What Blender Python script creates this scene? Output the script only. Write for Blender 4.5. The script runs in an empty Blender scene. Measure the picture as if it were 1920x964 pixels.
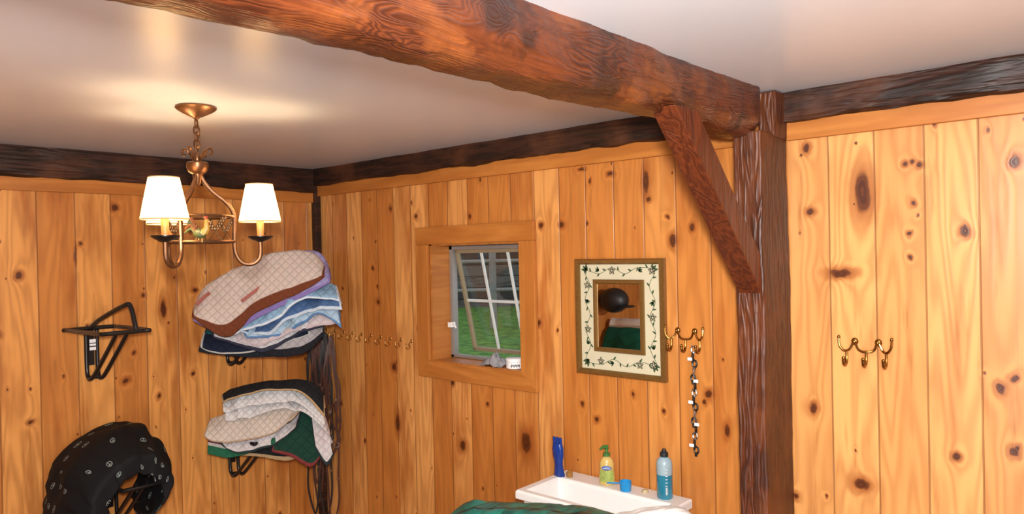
import bpy, math, random, bmesh
from mathutils import Vector, Matrix, noise
random.seed(7)
scene=bpy.context.scene
scene.view_settings.view_transform='Standard'
scene.view_settings.look='None'
COL=scene.collection
# ------------------------------------------------------------------ helpers
def link(o): COL.objects.link(o); return o
def setp(o,label=None,cat=None,kind=None,group=None):
    if label:o["label"]=label
    if cat:o["category"]=cat
    if kind:o["kind"]=kind
    if group:o["group"]=group
    return o
def cr(pts,n=6,cyc=False):
    P=[Vector(p) for p in pts]; N=len(P); out=[]
    rng=range(N) if cyc else range(N-1)
    for i in rng:
        if cyc: a,b,c,d=P[(i-1)%N],P[i],P[(i+1)%N],P[(i+2)%N]
        else: a,b,c,d=P[max(i-1,0)],P[i],P[i+1],P[min(i+2,N-1)]
        for k in range(n):
            t=k/n
            out.append(0.5*((2*b)+(c-a)*t+(2*a-5*b+4*c-d)*t*t+(3*b-a-3*c+d)*t**3))
    if not cyc: out.append(P[-1])
    return out
class MB:
    flatn=(0,-1,0)
    def __init__(s): s.v=[];s.f=[];s.m=[];s.uv={}
    def add(s,vs,fs,m=0):
        o=len(s.v); s.v+= [Vector(v) for v in vs]
        for f in fs: s.f.append([i+o for i in f]); s.m.append(m)
        return o
    def box(s,x0,x1,y0,y1,z0,z1,m=0):
        vs=[(x,y,z) for z in (z0,z1) for y in (y0,y1) for x in (x0,x1)]
        s.add(vs,[(0,2,3,1),(4,5,7,6),(0,1,5,4),(2,6,7,3),(0,4,6,2),(1,3,7,5)],m)
    def prism(s,poly,axis,a,b,m=0):
        def mk(p,t):
            if axis==0:return (t,p[0],p[1])
            if axis==1:return (p[0],t,p[1])
            return (p[0],p[1],t)
        n=len(poly); vs=[mk(p,a) for p in poly]+[mk(p,b) for p in poly]
        fs=[tuple(range(n)),tuple(range(2*n-1,n-1,-1))]+[(i,i+n,(i+1)%n+n,(i+1)%n) for i in range(n)]
        s.add(vs,fs,m)
    def tube(s,pts,r,seg=8,cyc=False,m=0,sm=0,flat=None,caps=True):
        P=cr(pts,sm,cyc) if sm else [Vector(p) for p in pts]
        N=len(P); rs=r if isinstance(r,(list,tuple)) else None
        T=[]
        for i in range(N):
            if cyc: t=P[(i+1)%N]-P[(i-1)%N]
            else: t=P[min(i+1,N-1)]-P[max(i-1,0)]
            T.append(t.normalized() if t.length>1e-9 else Vector((0,0,1)))
        up=Vector((0,0,1)) if abs(T[0].z)<.9 else Vector((1,0,0))
        n0=(up-T[0]*up.dot(T[0])).normalized(); vs=[]
        for i in range(N):
            n0=(n0-T[i]*n0.dot(T[i]))
            n0=n0.normalized() if n0.length>1e-6 else T[i].orthogonal().normalized()
            b=T[i].cross(n0)
            if rs:
                q=i/(N-1)*(len(rs)-1);k=min(int(q),len(rs)-2);rr=rs[k]+(rs[k+1]-rs[k])*(q-k)
            else: rr=r
            if flat:
                w,th=flat
                nn=Vector(s.flatn); nn=(nn-T[i]*nn.dot(T[i])); nn=nn.normalized() if nn.length>1e-4 else n0
                bb=T[i].cross(nn)
                for (p,q2) in ((-1,-1),(1,-1),(1,1),(-1,1)): vs.append(P[i]+bb*w*p+nn*th*q2)
            else:
                for k in range(seg):
                    a=2*math.pi*k/seg; vs.append(P[i]+n0*math.cos(a)*rr+b*math.sin(a)*rr)
        sg=4 if flat else seg
        fs=[]
        for i in range(N if cyc else N-1):
            j=(i+1)%N
            for k in range(sg): fs.append((i*sg+k,i*sg+(k+1)%sg,j*sg+(k+1)%sg,j*sg+k))
        if not cyc and caps: fs.append(tuple(range(sg-1,-1,-1))); fs.append(tuple((N-1)*sg+k for k in range(sg)))
        s.add(vs,fs,m)
    def lathe(s,prof,c,seg=24,m=0,cap=True,sx=1,sy=1):
        vs=[];n=len(prof)
        for r,z in prof:
            for k in range(seg):
                a=2*math.pi*k/seg; vs.append((c[0]+r*math.cos(a)*sx,c[1]+r*math.sin(a)*sy,c[2]+z))
        fs=[]
        for i in range(n-1):
            for k in range(seg): fs.append((i*seg+k,i*seg+(k+1)%seg,(i+1)*seg+(k+1)%seg,(i+1)*seg+k))
        if cap: fs.append(tuple(range(seg-1,-1,-1))); fs.append(tuple((n-1)*seg+k for k in range(seg)))
        s.add(vs,fs,m)
    def ell(s,c,rx,ry,rz,m=0,seg=14,rot=None):
        vs=[];n=seg//2+1
        for i in range(n+1):
            th=math.pi*i/n
            for k in range(seg):
                a=2*math.pi*k/seg; p=Vector((rx*math.sin(th)*math.cos(a),ry*math.sin(th)*math.sin(a),rz*math.cos(th)))
                if rot: p=rot@p
                vs.append(p+Vector(c))
        fs=[(i*seg+k,(i+1)*seg+k,(i+1)*seg+(k+1)%seg,i*seg+(k+1)%seg) for i in range(n) for k in range(seg)]
        s.add(vs,fs,m)
    def grid(s,rows,m=0,uvs=None):
        nu=len(rows[0]);vs=[p for r in rows for p in r];o=len(s.v)
        fs=[(i*nu+j,i*nu+j+1,(i+1)*nu+j+1,(i+1)*nu+j) for i in range(len(rows)-1) for j in range(nu-1)]
        s.add(vs,fs,m)
        if uvs:
            k=0
            for r in uvs:
                for q in r: s.uv[o+k]=q; k+=1
    def obj(s,name,mats,org=(0,0,0),parent=None,smooth=True,bevel=0,**kw):
        org=Vector(org); me=bpy.data.meshes.new(name)
        me.from_pydata([v-org for v in s.v],[],s.f)
        if not isinstance(mats,(list,tuple)): mats=[mats]
        for m in mats: me.materials.append(m)
        for p,mi in zip(me.polygons,s.m): p.material_index=mi; p.use_smooth=smooth
        if s.uv:
            ul=me.uv_layers.new(name="UVMap")
            for lp in me.loops: ul.data[lp.index].uv=s.uv.get(lp.vertex_index,(0,0))
        me.update(); me.validate()
        o=link(bpy.data.objects.new(name,me))
        if parent: o.parent=parent; o.location=(0,0,0)
        else: o.location=org
        if bevel:
            b=o.modifiers.new("b",'BEVEL'); b.width=bevel; b.segments=2; b.limit_method='ANGLE'
        if smooth:
            e=o.modifiers.new("e",'EDGE_SPLIT'); e.split_angle=math.radians(40)
        setp(o,**kw); return o
def empty(name,loc,**kw):
    o=link(bpy.data.objects.new(name,None)); o.location=loc; o.empty_display_size=.05; setp(o,**kw); return o
# ---- node helper
class NT:
    def __init__(s,name):
        s.mat=bpy.data.materials.new(name); s.mat.use_nodes=True; s.t=s.mat.node_tree; s.t.nodes.clear()
        s.out=s.n('ShaderNodeOutputMaterial'); s.b=s.n('ShaderNodeBsdfPrincipled'); s.l(s.b.outputs[0],s.out.inputs[0])
    def n(s,t,**k):
        x=s.t.nodes.new(t)
        for a,b in k.items(): setattr(x,a,b)
        return x
    def l(s,a,b): s.t.links.new(a,b)
    def setin(s,x,i,v):
        if v is None: return
        if isinstance(v,bpy.types.NodeSocket): s.l(v,x.inputs[i])
        else: x.inputs[i].default_value=v
    def m(s,op,a,b=None,c=None,clamp=False):
        x=s.n('ShaderNodeMath',operation=op); x.use_clamp=clamp
        s.setin(x,0,a); s.setin(x,1,b); s.setin(x,2,c); return x.outputs[0]
    def vm(s,op,a,b=None):
        x=s.n('ShaderNodeVectorMath',operation=op); s.setin(x,0,a); s.setin(x,1,b)
        return x.outputs['Value'] if op=='LENGTH' else x.outputs[0]
    def comb(s,a,b,c=0.0):
        x=s.n('ShaderNodeCombineXYZ'); s.setin(x,0,a); s.setin(x,1,b); s.setin(x,2,c); return x.outputs[0]
    def sep(s,v):
        x=s.n('ShaderNodeSeparateXYZ'); s.l(v,x.inputs[0]); return x.outputs
    def noise(s,v,scale=1,detail=3,rough=.5,dist=0,dim='3D'):
        x=s.n('ShaderNodeTexNoise',noise_dimensions=dim); s.setin(x,'Vector',v); x.inputs['Scale'].default_value=scale
        x.inputs['Detail'].default_value=detail; x.inputs['Roughness'].default_value=rough; x.inputs['Distortion'].default_value=dist
        return x.outputs
    def ss(s,v,a,b,c=0.,d=1.):
        x=s.n('ShaderNodeMapRange',interpolation_type='SMOOTHSTEP'); s.setin(x,0,v)
        x.inputs[1].default_value=a; x.inputs[2].default_value=b; x.inputs[3].default_value=c; x.inputs[4].default_value=d
        return x.outputs[0]
    def mix(s,f,a,b,mode='MIX'):
        x=s.n('ShaderNodeMix',data_type='RGBA',blend_type=mode); x.clamp_factor=True
        s.setin(x,0,f); s.setin(x,6,a if not isinstance(a,tuple) else (*a,1)[:4]); s.setin(x,7,b if not isinstance(b,tuple) else (*b,1)[:4]); return x.outputs[2]
    def tc(s,w): return s.n('ShaderNodeTexCoord').outputs[w]
    def bump(s,h,st=.3,d=.01):
        x=s.n('ShaderNodeBump'); x.inputs['Strength'].default_value=st; x.inputs['Distance'].default_value=d
        s.l(h,x.inputs['Height']); s.l(x.outputs[0],s.b.inputs['Normal'])
    def P(s,**k):
        for a,v in k.items():
            a={'col':'Base Color','rough':'Roughness','metal':'Metallic','spec':'Specular IOR Level','coat':'Coat Weight','coatr':'Coat Roughness','sheen':'Sheen Weight','ecol':'Emission Color','estr':'Emission Strength','trans':'Transmission Weight'}[a]
            if isinstance(v,tuple): v=(*v,1)[:4]
            s.setin(s.b,a,v)
        return s.mat
def simple(name,col,rough=.5,metal=0,var=.12,scale=30,bump=0,**k):
    N=NT(name); n=N.noise(N.tc('Object'),scale,3)
    c=N.mix(n[0],tuple(max(0,x*(1-var)) for x in col),tuple(min(1,x*(1+var)) for x in col))
    if bump: N.bump(n[0],bump,.004)
    return N.P(col=c,rough=rough,metal=metal,**k)
# ------------------------------------------------------------------ materials
def pine(name,w,off,knots,cA,cB,cC,seed=0.0,pale=None,seamk=.6):
    N=NT(name); uv=N.tc('UV'); s=N.sep(uv); u,z=s[0],s[1]
    q=N.m('DIVIDE',N.m('SUBTRACT',u,off),w); pid=N.m('FLOOR',q); fx=N.m('FRACT',q)
    wn=N.n('ShaderNodeTexWhiteNoise',noise_dimensions='1D'); N.l(N.m('ADD',pid,seed),wn.inputs['W'])
    rs=N.sep(wn.outputs['Color'])
    warp=N.noise(N.comb(N.m('MULTIPLY',u,26.),N.m('MULTIPLY',z,18.)),1,3)
    D=None
    uvw=N.vm('ADD',uv,N.vm('MULTIPLY',N.vm('SUBTRACT',warp[1],(.5,.5,.5)),(.018,.034,0)))
    for k in knots:
        ku,kz,ra=k[0],k[1],k[2]; rb=k[3] if len(k)>3 else ra*1.15
        d=N.vm('LENGTH',N.vm('MULTIPLY',N.vm('SUBTRACT',uvw,(ku,kz,0.)),(1/ra,1/rb,0.)))
        D=d if D is None else N.m('MINIMUM',D,d)
    vo=N.n('ShaderNodeTexVoronoi',feature='F1',voronoi_dimensions='2D'); vo.inputs['Scale'].default_value=1
    vsc=N.vm('MULTIPLY',uvw,(6.4,4.4,0.)); vsc=N.vm('ADD',vsc,(seed*3.1+.37,seed+.2,0.)); N.l(vsc,vo.inputs['Vector'])
    vc=N.sep(vo.outputs['Color'])
    rad=N.m('ADD',.014,N.m('MULTIPLY',N.m('MULTIPLY',vc[0],vc[0]),.026))
    d2=N.m('DIVIDE',vo.outputs['Distance'],rad)
    d2=N.m('ADD',d2,N.m('MULTIPLY',N.m('GREATER_THAN',vc[1],.42),50.))
    D=d2 if D is None else N.m('MINIMUM',D,d2)
    gv=N.comb(N.m('ADD',N.m('MULTIPLY',u,7.),N.m('MULTIPLY',rs[0],40.)),N.m('ADD',N.m('MULTIPLY',z,.6),N.m('MULTIPLY',rs[1],40.)))
    g=N.noise(gv,1,2,.4)[0]
    kin=N.m('POWER',2.718,N.m('MULTIPLY',D,-.6))
    g2=N.m('ADD',g,N.m('MULTIPLY',kin,.22))
    ring=N.m('ABSOLUTE',N.m('SINE',N.m('MULTIPLY',g2,40.)))
    ring=N.m('POWER',ring,3.)
    fib=N.noise(N.comb(N.m('MULTIPLY',u,170.),N.m('MULTIPLY',z,4.)),1,3)[0]
    ton=N.noise(N.comb(N.m('ADD',N.m('MULTIPLY',u,9.),N.m('MULTIPLY',pid,7.)),N.m('MULTIPLY',z,1.6)),1,3,.6)[0]
    ton2=N.noise(N.comb(N.m('ADD',N.m('MULTIPLY',u,24.),N.m('MULTIPLY',pid,3.)),N.m('MULTIPLY',z,2.2)),1,3,.6)[0]
    base=N.mix(N.ss(rs[2],.1,.9),cA,cB)
    base=N.mix(N.ss(ton,.44,.70,0.,.9),base,cC)
    if pale: base=N.mix(N.m('MULTIPLY',N.m('GREATER_THAN',u,2.74),.5),base,pale)  # flash overexposure painted into the colour: boards right of the post made paler
    base=N.mix(N.ss(ton2,.56,.78,0.,.7),base,tuple(x*.72 for x in cC))
    base=N.mix(N.m('MULTIPLY',ring,.34),base,tuple(x*.62 for x in cC))
    base=N.mix(N.m('MULTIPLY',fib,.2),base,tuple(min(1,x*1.2) for x in cA))
    base=N.mix(N.ss(D,2.8,1.,0,.75),base,(.27,.065,.010))
    core=N.mix(N.m('MULTIPLY',N.m('SINE',N.m('MULTIPLY',D,11.)),.5),(.070,.017,.005),(.17,.042,.009))
    base=N.mix(N.ss(D,1.25,.75),base,core)
    e=N.m('MINIMUM',fx,N.m('SUBTRACT',1.,fx)); sm=N.ss(e,.010,.024,1.,0.)
    base=N.mix(N.m('MULTIPLY',sm,seamk),base,(.14,.038,.008))
    h=N.m('SUBTRACT',N.m('MULTIPLY',ring,.06),sm); N.bump(h,.5,.004)
    return N.P(col=base,rough=.33,spec=.45)
kB=[(2.80,2.22,.010,.014),(2.81,2.01,.011,.012),(2.97,2.06,.022,.058),(2.90,1.81,.030,.013),(3.09,2.14,.006),(3.11,2.142,.006),(3.13,2.13,.007),(3.11,2.02,.006),(3.10,1.93,.006),(3.10,1.86,.006),(3.36,2.12,.012,.014),(3.24,1.93,.011,.012),(3.32,1.49,.011,.012),(3.35,1.52,.008),(3.35,1.32,.010),(2.81,1.37,.011),(2.95,1.15,.022,.018),(3.21,1.28,.010,.011),(2.31,1.93,.014,.02),(2.20,2.16,.012,.045),(2.21,2.09,.008),(2.04,2.20,.014,.008),(1.90,2.23,.014,.006),(1.79,2.01,.011),(1.68,2.01,.009),(2.39,1.98,.008,.012),(2.29,2.02,.007),(1.66,1.59,.01),(2.44,1.37,.013),(1.88,1.27,.008),(1.87,1.49,.007),(1.95,1.21,.009),(1.57,1.06,.026,.044),(1.17,.98,.018),(1.34,1.20,.008),(.69,1.02,.014,.042),(.67,1.31,.016,.018),(.67,2.14,.01),(.55,1.65,.01),(.51,1.83,.008),(.19,1.06,.01),(1.25,2.07,.008),(1.11,1.27,.01),(2.51,1.25,.009,.022),(.87,2.09,.01)]
kA=[(1.10,2.15,.012),(1.49,1.85,.012),(1.25,1.98,.006),(.89,1.66,.013,.038),(1.07,1.33,.014,.012),(1.03,1.46,.008),(1.27,1.93,.005,.03),(.73,1.74,.012,.008),(.98,1.73,.007),(.92,1.23,.008),(1.46,1.21,.009),(1.57,1.60,.009),(.75,1.32,.008),(1.23,1.60,.006)]
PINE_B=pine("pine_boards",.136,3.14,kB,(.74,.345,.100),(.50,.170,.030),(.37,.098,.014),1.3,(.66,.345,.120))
PINE_A=pine("pine_boards_orange",.15,.67,kA,(.70,.31,.080),(.46,.150,.025),(.31,.080,.011),5.1)
def wood(name,c1,c2,c3,ax=0,sc=1.0,rings=30.,bump=.4,rough=.5,fine=60):
    N=NT(name); p=N.sep(N.tc('Object'))
    cs=[p[0],p[1],p[2]]; sv=[9.*sc,9.*sc,9.*sc]; sv[ax]=1.1*sc
    v=N.comb(*[N.m('MULTIPLY',cs[i],sv[i]) for i in range(3)])
    n=N.noise(v,1,3,.5,.3)[0]
    ring=N.m('POWER',N.m('ABSOLUTE',N.m('SINE',N.m('MULTIPLY',n,rings))),1.6)
    fv=[float(fine)]*3; fv[ax]=3.
    f=N.noise(N.comb(*[N.m('MULTIPLY',cs[i],fv[i]) for i in range(3)]),1,3)[0]
    big=N.noise(N.tc('Object'),3.5,4,.6)[0]
    c=N.mix(N.m('MULTIPLY',ring,.8),c2,c1)
    c=N.mix(N.ss(big,.45,.7),c,c3)
    c=N.mix(N.m('MULTIPLY',f,.5),c,tuple(x*.35 for x in c1))
    N.bump(N.m('ADD',N.m('MULTIPLY',ring,.4),f),bump,.006)
    return N.P(col=c,rough=rough,spec=.35)
T1,T2,T3=(.44,.14,.024),(.60,.225,.045),(.50,.17,.032)
TRIM=wood("pine_trim_wood",T1,T2,T3,1,.8,20.,.05,.4)
TRIMX=wood("pine_trim_wood_x",T1,T2,T3,0,.8,20.,.05,.4)
TRIMZ=wood("pine_trim_wood_z",T1,T2,T3,2,.8,20.,.05,.4)
def mainbeam_mat():
    N=NT("hewn_beam_wood"); o=N.tc('Object'); p=N.sep(o)
    v=N.comb(N.m('MULTIPLY',p[0],1.5),N.m('MULTIPLY',p[1],10.),N.m('MULTIPLY',p[2],10.))
    vo=N.n('ShaderNodeTexVoronoi',feature='F1'); N.l(N.vm('ADD',N.vm('MULTIPLY',o,(4.2,7.,7.)),N.vm('MULTIPLY',N.noise(o,7.,2)[1],(.5,.5,.5))),vo.inputs['Vector']); vo.inputs['Scale'].default_value=1
    kd=vo.outputs['Distance']
    n=N.noise(v,1,3,.55,.5)[0]
    fld=N.m('ADD',n,N.m('MULTIPLY',N.m('POWER',2.718,N.m('MULTIPLY',kd,-6.)),.45))
    ring=N.m('POWER',N.m('ABSOLUTE',N.m('SINE',N.m('MULTIPLY',fld,84.))),1.4)
    patch=N.noise(o,3.2,3,.6)[0]
    big=N.noise(o,6.,4,.6)[0]; f=N.noise(N.vm('MULTIPLY',o,(6.,90.,90.)),1,4,.6)[0]
    c=N.mix(N.m('MULTIPLY',ring,N.ss(patch,.42,.58,.12,.9)),(.115,.027,.008),(.036,.009,.004))
    c=N.mix(N.ss(big,.56,.70,0.,.7),c,(.20,.055,.013))
    c=N.mix(N.ss(big,.47,.34,0.,.9),c,(.028,.009,.005))
    c=N.mix(N.ss(f,.38,.72,0.,.5),c,(.026,.007,.004))
    c=N.mix(N.ss(kd,.10,.03),c,(.10,.045,.025))
    N.bump(N.m('ADD',N.m('MULTIPLY',ring,.12),N.m('ADD',N.m('MULTIPLY',big,1.4),N.m('MULTIPLY',f,.3))),.55,.012)
    return N.P(col=c,rough=.30,spec=.5)
BEAM=mainbeam_mat()
DARKB=wood("dark_bark_beam_y",(.009,.005,.003),(.050,.016,.008),(.11,.036,.014),1,2.2,14.,1.,.5)
DARKA=wood("dark_bark_beam_x",(.009,.005,.003),(.050,.016,.008),(.095,.030,.012),0,2.2,14.,1.,.5)
POST=wood("post_wood",(.034,.009,.004),(.115,.028,.008),(.165,.046,.013),2,1.8,30.,.8,.45)
BRACE=wood("brace_wood",(.065,.013,.005),(.15,.032,.008),(.105,.022,.006),2,1.5,30.,.6,.42)
def ceil_mat():
    N=NT("ceiling_gloss_paint"); o=N.tc('Object'); a=N.noise(o,1.3,3)[0]; b=N.noise(o,14,3)[0]
    c=N.mix(a,(.62,.655,.69),(.69,.72,.75)); c=N.mix(N.m('MULTIPLY',N.ss(b,.6,.72),.12),c,(.78,.80,.82))
    N.bump(N.noise(o,5,4)[0],.08,.006)
    return N.P(col=c,rough=.34,spec=.5,coat=.35,coatr=.22)
CEIL=ceil_mat()
FLOOR=wood("floor_planks",(.20,.09,.04),(.33,.17,.08),(.28,.13,.06),0,.6,20.,.1,.5)
BLACK=simple("black_powder_coat",(.010,.009,.009),.3,var=.2)
BRONZE=simple("bronze_metal",(.15,.066,.027),.36,.75,var=.35,scale=60)
DKBRONZE=simple("dark_bronze",(.03,.026,.022),.35,.7,var=.3)
WHEAT=simple("dull_gold_wheat",(.14,.065,.020),.45,.6,var=.3)
BRASS=simple("aged_brass",(.36,.18,.045),.27,1.0,var=.3,scale=80)
GOLD=simple("gold_frame_paint",(.25,.13,.033),.35,.6,var=.3,scale=120,bump=.1)
CREAM=simple("cream_panel",(.56,.51,.35),.45,var=.05)
WHITEP=simple("white_plastic",(.82,.80,.77),.3,var=.03)
VINYL=simple("white_sash_paint",(.60,.61,.57),.4,var=.05)
ALU=simple("aluminium_track",(.30,.28,.26),.35,.4,var=.1)
GREEN=simple("dark_green_paint",(.035,.07,.03),.5,var=.3)
INK=simple("ink_black",(.015,.015,.015),.45)
REDP=simple("red_paint",(.35,.04,.02),.5); YEL=simple("yellow_paint",(.40,.22,.03),.5)
CANDLE=simple("candle_sleeve_wood",(.42,.17,.05),.5)
LEATH=simple("brown_bridle_leather",(.070,.020,.009),.33,var=.4,scale=50)
LEATHB=simple("black_bridle_leather",(.016,.010,.008),.33,var=.4,scale=50)
STEEL=simple("nickel_steel",(.50,.47,.45),.25,.95)
TAG=simple("white_paper_tag",(.8,.8,.8),.6,var=.03)
MIRR=NT("mirror_glass").P(col=(.80,.80,.80),metal=1.0,rough=.015)
def glass_m():
    N=NT("window_glass"); t=N.n('ShaderNodeBsdfTransparent'); g=N.n('ShaderNodeBsdfGlossy'); g.inputs['Roughness'].default_value=.02
    mx=N.n('ShaderNodeMixShader'); mx.inputs[0].default_value=.06; N.l(t.outputs[0],mx.inputs[1]); N.l(g.outputs[0],mx.inputs[2]); N.l(mx.outputs[0],N.out.inputs[0]); return N.mat
GLASS=glass_m()
def shade_m():
    N=NT("cream_linen_shade"); df=N.n('ShaderNodeBsdfDiffuse'); df.inputs[0].default_value=(.72,.60,.42,1)
    tr=N.n('ShaderNodeBsdfTranslucent'); tr.inputs[0].default_value=(.92,.78,.55,1)
    mx=N.n('ShaderNodeMixShader'); mx.inputs[0].default_value=.40; N.l(df.outputs[0],mx.inputs[1]); N.l(tr.outputs[0],mx.inputs[2])
    em=N.n('ShaderNodeEmission'); em.inputs[0].default_value=(1,.78,.46,1); em.inputs[1].default_value=.08
    ad=N.n('ShaderNodeAddShader'); N.l(mx.outputs[0],ad.inputs[0]); N.l(em.outputs[0],ad.inputs[1]); N.l(ad.outputs[0],N.out.inputs[0]); return N.mat
SHADE=shade_m()
SHTRIM=simple("tan_shade_trim",(.50,.30,.12),.6)
BULB=NT("bulb_glow").P(col=(1,.9,.7),ecol=(1,.78,.45),estr=6.0)
def quilt(name,col,border=None,b0=.8,q=60.,rough=.85,depth=.5,sheen=.0,marks=None,bands=None):
    N=NT(name); p=N.sep(N.tc('Object')); uv=N.sep(N.tc('UV'))
    a=N.m('ADD',N.m('MULTIPLY',p[0],.8),N.m('MULTIPLY',p[1],-.6))
    s1=N.m('ABSOLUTE',N.m('SINE',N.m('MULTIPLY',N.m('ADD',a,p[2]),q))); s2=N.m('ABSOLUTE',N.m('SINE',N.m('MULTIPLY',N.m('SUBTRACT',a,p[2]),q)))
    h=N.m('POWER',N.m('MINIMUM',s1,s2),.5)
    n=N.noise(N.tc('Object'),9,3)[0]
    c=N.mix(n,tuple(x*.86 for x in col),tuple(min(1,x*1.08) for x in col))
    c=N.mix(N.ss(h,.25,.6,.35,0.),c,tuple(x*.5 for x in col))
    if bands:
        for (v0,v1,cc) in bands: c=N.mix(N.m('MULTIPLY',N.ss(uv[1],v0-.01,v0),N.ss(uv[1],v1,v1+.01,1.,0.)),c,cc)
    if border:
        e=N.m('MAXIMUM',N.ss(uv[1],b0-.015,b0+.005),N.m('MAXIMUM',N.ss(uv[0],.975,.985),N.ss(uv[0],.015,.025,1.,0.)))
        c=N.mix(e,c,border)
    if marks:
        gx=N.m('MULTIPLY',uv[0],marks[0]); fxx=N.m('FLOOR',gx)
        gy=N.m('ADD',N.m('MULTIPLY',uv[1],marks[1]),N.m('MULTIPLY',fxx,.37))
        fx=N.m('SUBTRACT',N.m('FRACT',gx),.5); fy=N.m('SUBTRACT',N.m('FRACT',gy),.5)
        r=N.vm('LENGTH',N.comb(fx,fy)); R0=.17
        ringm=N.m('MULTIPLY',N.ss(r,R0-.035,R0-.025),N.ss(r,R0,R0+.01,1.,0.))
        ins=N.m('LESS_THAN',r,R0)
        vl=N.m('LESS_THAN',N.m('ABSOLUTE',fx),.016)
        dg=N.m('MULTIPLY',N.m('LESS_THAN',N.m('ABSOLUTE',N.m('SUBTRACT',N.m('ABSOLUTE',fx),fy)),.022),N.m('GREATER_THAN',fy,0.))
        mk=N.m('MAXIMUM',ringm,N.m('MULTIPLY',ins,N.m('MAXIMUM',vl,dg)))
        wn=N.n('ShaderNodeTexWhiteNoise',noise_dimensions='2D'); N.l(N.comb(fxx,N.m('FLOOR',gy)),wn.inputs['Vector'])
        mk=N.m('MULTIPLY',mk,N.m('GREATER_THAN',wn.outputs['Value'],.55))
        c=N.mix(N.m('MULTIPLY',mk,.6),c,(.42,.50,.46))
    N.bump(h,depth,.008)
    return N.P(col=c,rough=rough,sheen=sheen,spec=.2)
# ------------------------------------------------------------------ camera
C=Vector((-2.40168,-3.63441,1.9)); yaw,pt,rl=map(math.radians,(48.504,.394,-1.247))
d=Vector((math.sin(yaw)*math.cos(pt),math.cos(yaw)*math.cos(pt),-math.sin(pt))); r0=Vector((math.cos(yaw),-math.sin(yaw),0)); u0=r0.cross(d)
Rv=r0*math.cos(rl)+u0*math.sin(rl); Uv=-r0*math.sin(rl)+u0*math.cos(rl)
cam=bpy.data.cameras.new("camera"); co=link(bpy.data.objects.new("camera",cam)); cam.sensor_width=36; cam.lens=1350.6*36/1920; cam.clip_start=.02
M=Matrix((Rv,Uv,-d)).transposed().to_4x4(); M.translation=C; co.matrix_world=M; scene.camera=co
# ------------------------------------------------------------------ room shell
XW,YS,H=-4.2,-4.8,2.4
def wallquad(mb,f,u0_,u1_,z0,z1):
    mb.grid([[f(u0_,z0),f(u1_,z0)],[f(u0_,z1),f(u1_,z1)]],uvs=[[(u0_,z0),(u1_,z0)],[(u0_,z1),(u1_,z1)]])
OY0,OY1,OZ0,OZ1=.97,1.565,1.372,1.95
mb=MB(); fB=lambda u,z:(0,-u,z)
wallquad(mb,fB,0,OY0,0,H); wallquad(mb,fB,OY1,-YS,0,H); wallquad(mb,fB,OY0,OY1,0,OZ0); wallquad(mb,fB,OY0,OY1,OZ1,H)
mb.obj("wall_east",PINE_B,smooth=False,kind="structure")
mb=MB(); wallquad(mb,lambda u,z:(-u,0,z),0,-XW,0,H); mb.obj("wall_north",PINE_A,smooth=False,kind="structure")
mb=MB(); wallquad(mb,lambda u,z:(XW,-u,z),0,-YS,0,H); mb.obj("wall_west",PINE_A,smooth=False,kind="structure")
mb=MB(); wallquad(mb,lambda u,z:(-u,YS,z),0,-XW,0,H); mb.obj("wall_south",PINE_A,smooth=False,kind="structure")
mb=MB(); mb.grid([[(XW,YS,0),(0,YS,0)],[(XW,0,0),(0,0,0)]]); mb.obj("floor",FLOOR,smooth=False,kind="structure")
mb=MB(); mb.grid([[(XW,YS,H),(0,YS,H)],[(XW,0,H),(0,0,H)]]); mb.obj("ceiling",CEIL,smooth=False,kind="structure")
def roughbeam(name,axis,a0,a1,c0,c1,z0,z1,mat,amp,n=60,rnd=.3,seed=0,lf=2.2,endr=0,**kw):
    mb=MB(); rows=[]; K=28
    cc,cz=(c0+c1)/2,(z0+z1)/2; hw,hz=(c1-c0)/2,(z1-z0)/2
    for i in range(n+1):
        t=a0+(a1-a0)*i/n; row=[]
        es=1.0
        if endr and t>a1-endr: es=math.sqrt(max(.0,1-((t-(a1-endr))/endr)**2*.75))
        for k in range(K):
            an=2*math.pi*k/K+.157; cx,sx=math.cos(an),math.sin(an); pw=2/(2+6*(1-rnd))
            x=math.copysign(abs(cx)**pw,cx)*hw; z=math.copysign(abs(sx)**pw,sx)*hz
            nn=(noise.noise(Vector((t*lf+seed,cx*1.0,sx*1.0)))+.4*noise.fractal(Vector((t*9+seed,cx*2.2,sx*2.2)),.7,2.2,4))*amp
            x*=(1+nn/hw)*(.5+.5*es); z*=(1+nn/hz)
            if z<0: z*=es**.5
            row.append((t,cc+x,cz+z) if axis==0 else (cc+x,t,cz+z))
        rows.append(row)
    vs=[p for r in rows for p in r]
    fs=[(i*K+k,i*K+(k+1)%K,(i+1)*K+(k+1)%K,(i+1)*K+k) for i in range(n) for k in range(K)]
    fs+=[tuple(range(K-1,-1,-1)),tuple(n*K+k for k in range(K))]
    mb.add(vs,fs); return mb.obj(name,mat,org=((a0,cc,cz) if axis==0 else (cc,a0,cz)),kind="structure",**kw)
roughbeam("trim_1",0,-4.2,-.150,-2.722,-2.580,2.250,2.45,BEAM,.014,260,.78,3.,endr=.06)
roughbeam("trim_2",1,-4.8,-.03,-.05,.05,2.305,2.43,DARKB,.012,160,.25,9.,5.)
roughbeam("trim_3",0,-4.2,-.03,-.05,.05,2.268,2.43,DARKA,.010,140,.25,5.,5.)
mb=MB(); mb.box(-.022,-.001,-2.66,-.03,2.247,2.31); mb.obj("trim_4",TRIM,smooth=False,bevel=.002,kind="structure")
mb=MB(); mb.box(-.022,-.001,-4.8,-2.745,2.247,2.31); mb.obj("trim_7",TRIM,smooth=False,bevel=.002,kind="structure")
mb=MB(); mb.box(-4.2,-.03,-.022,-.001,2.21,2.272); mb.obj("trim_5",TRIMX,smooth=False,bevel=.002,kind="structure")
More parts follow.
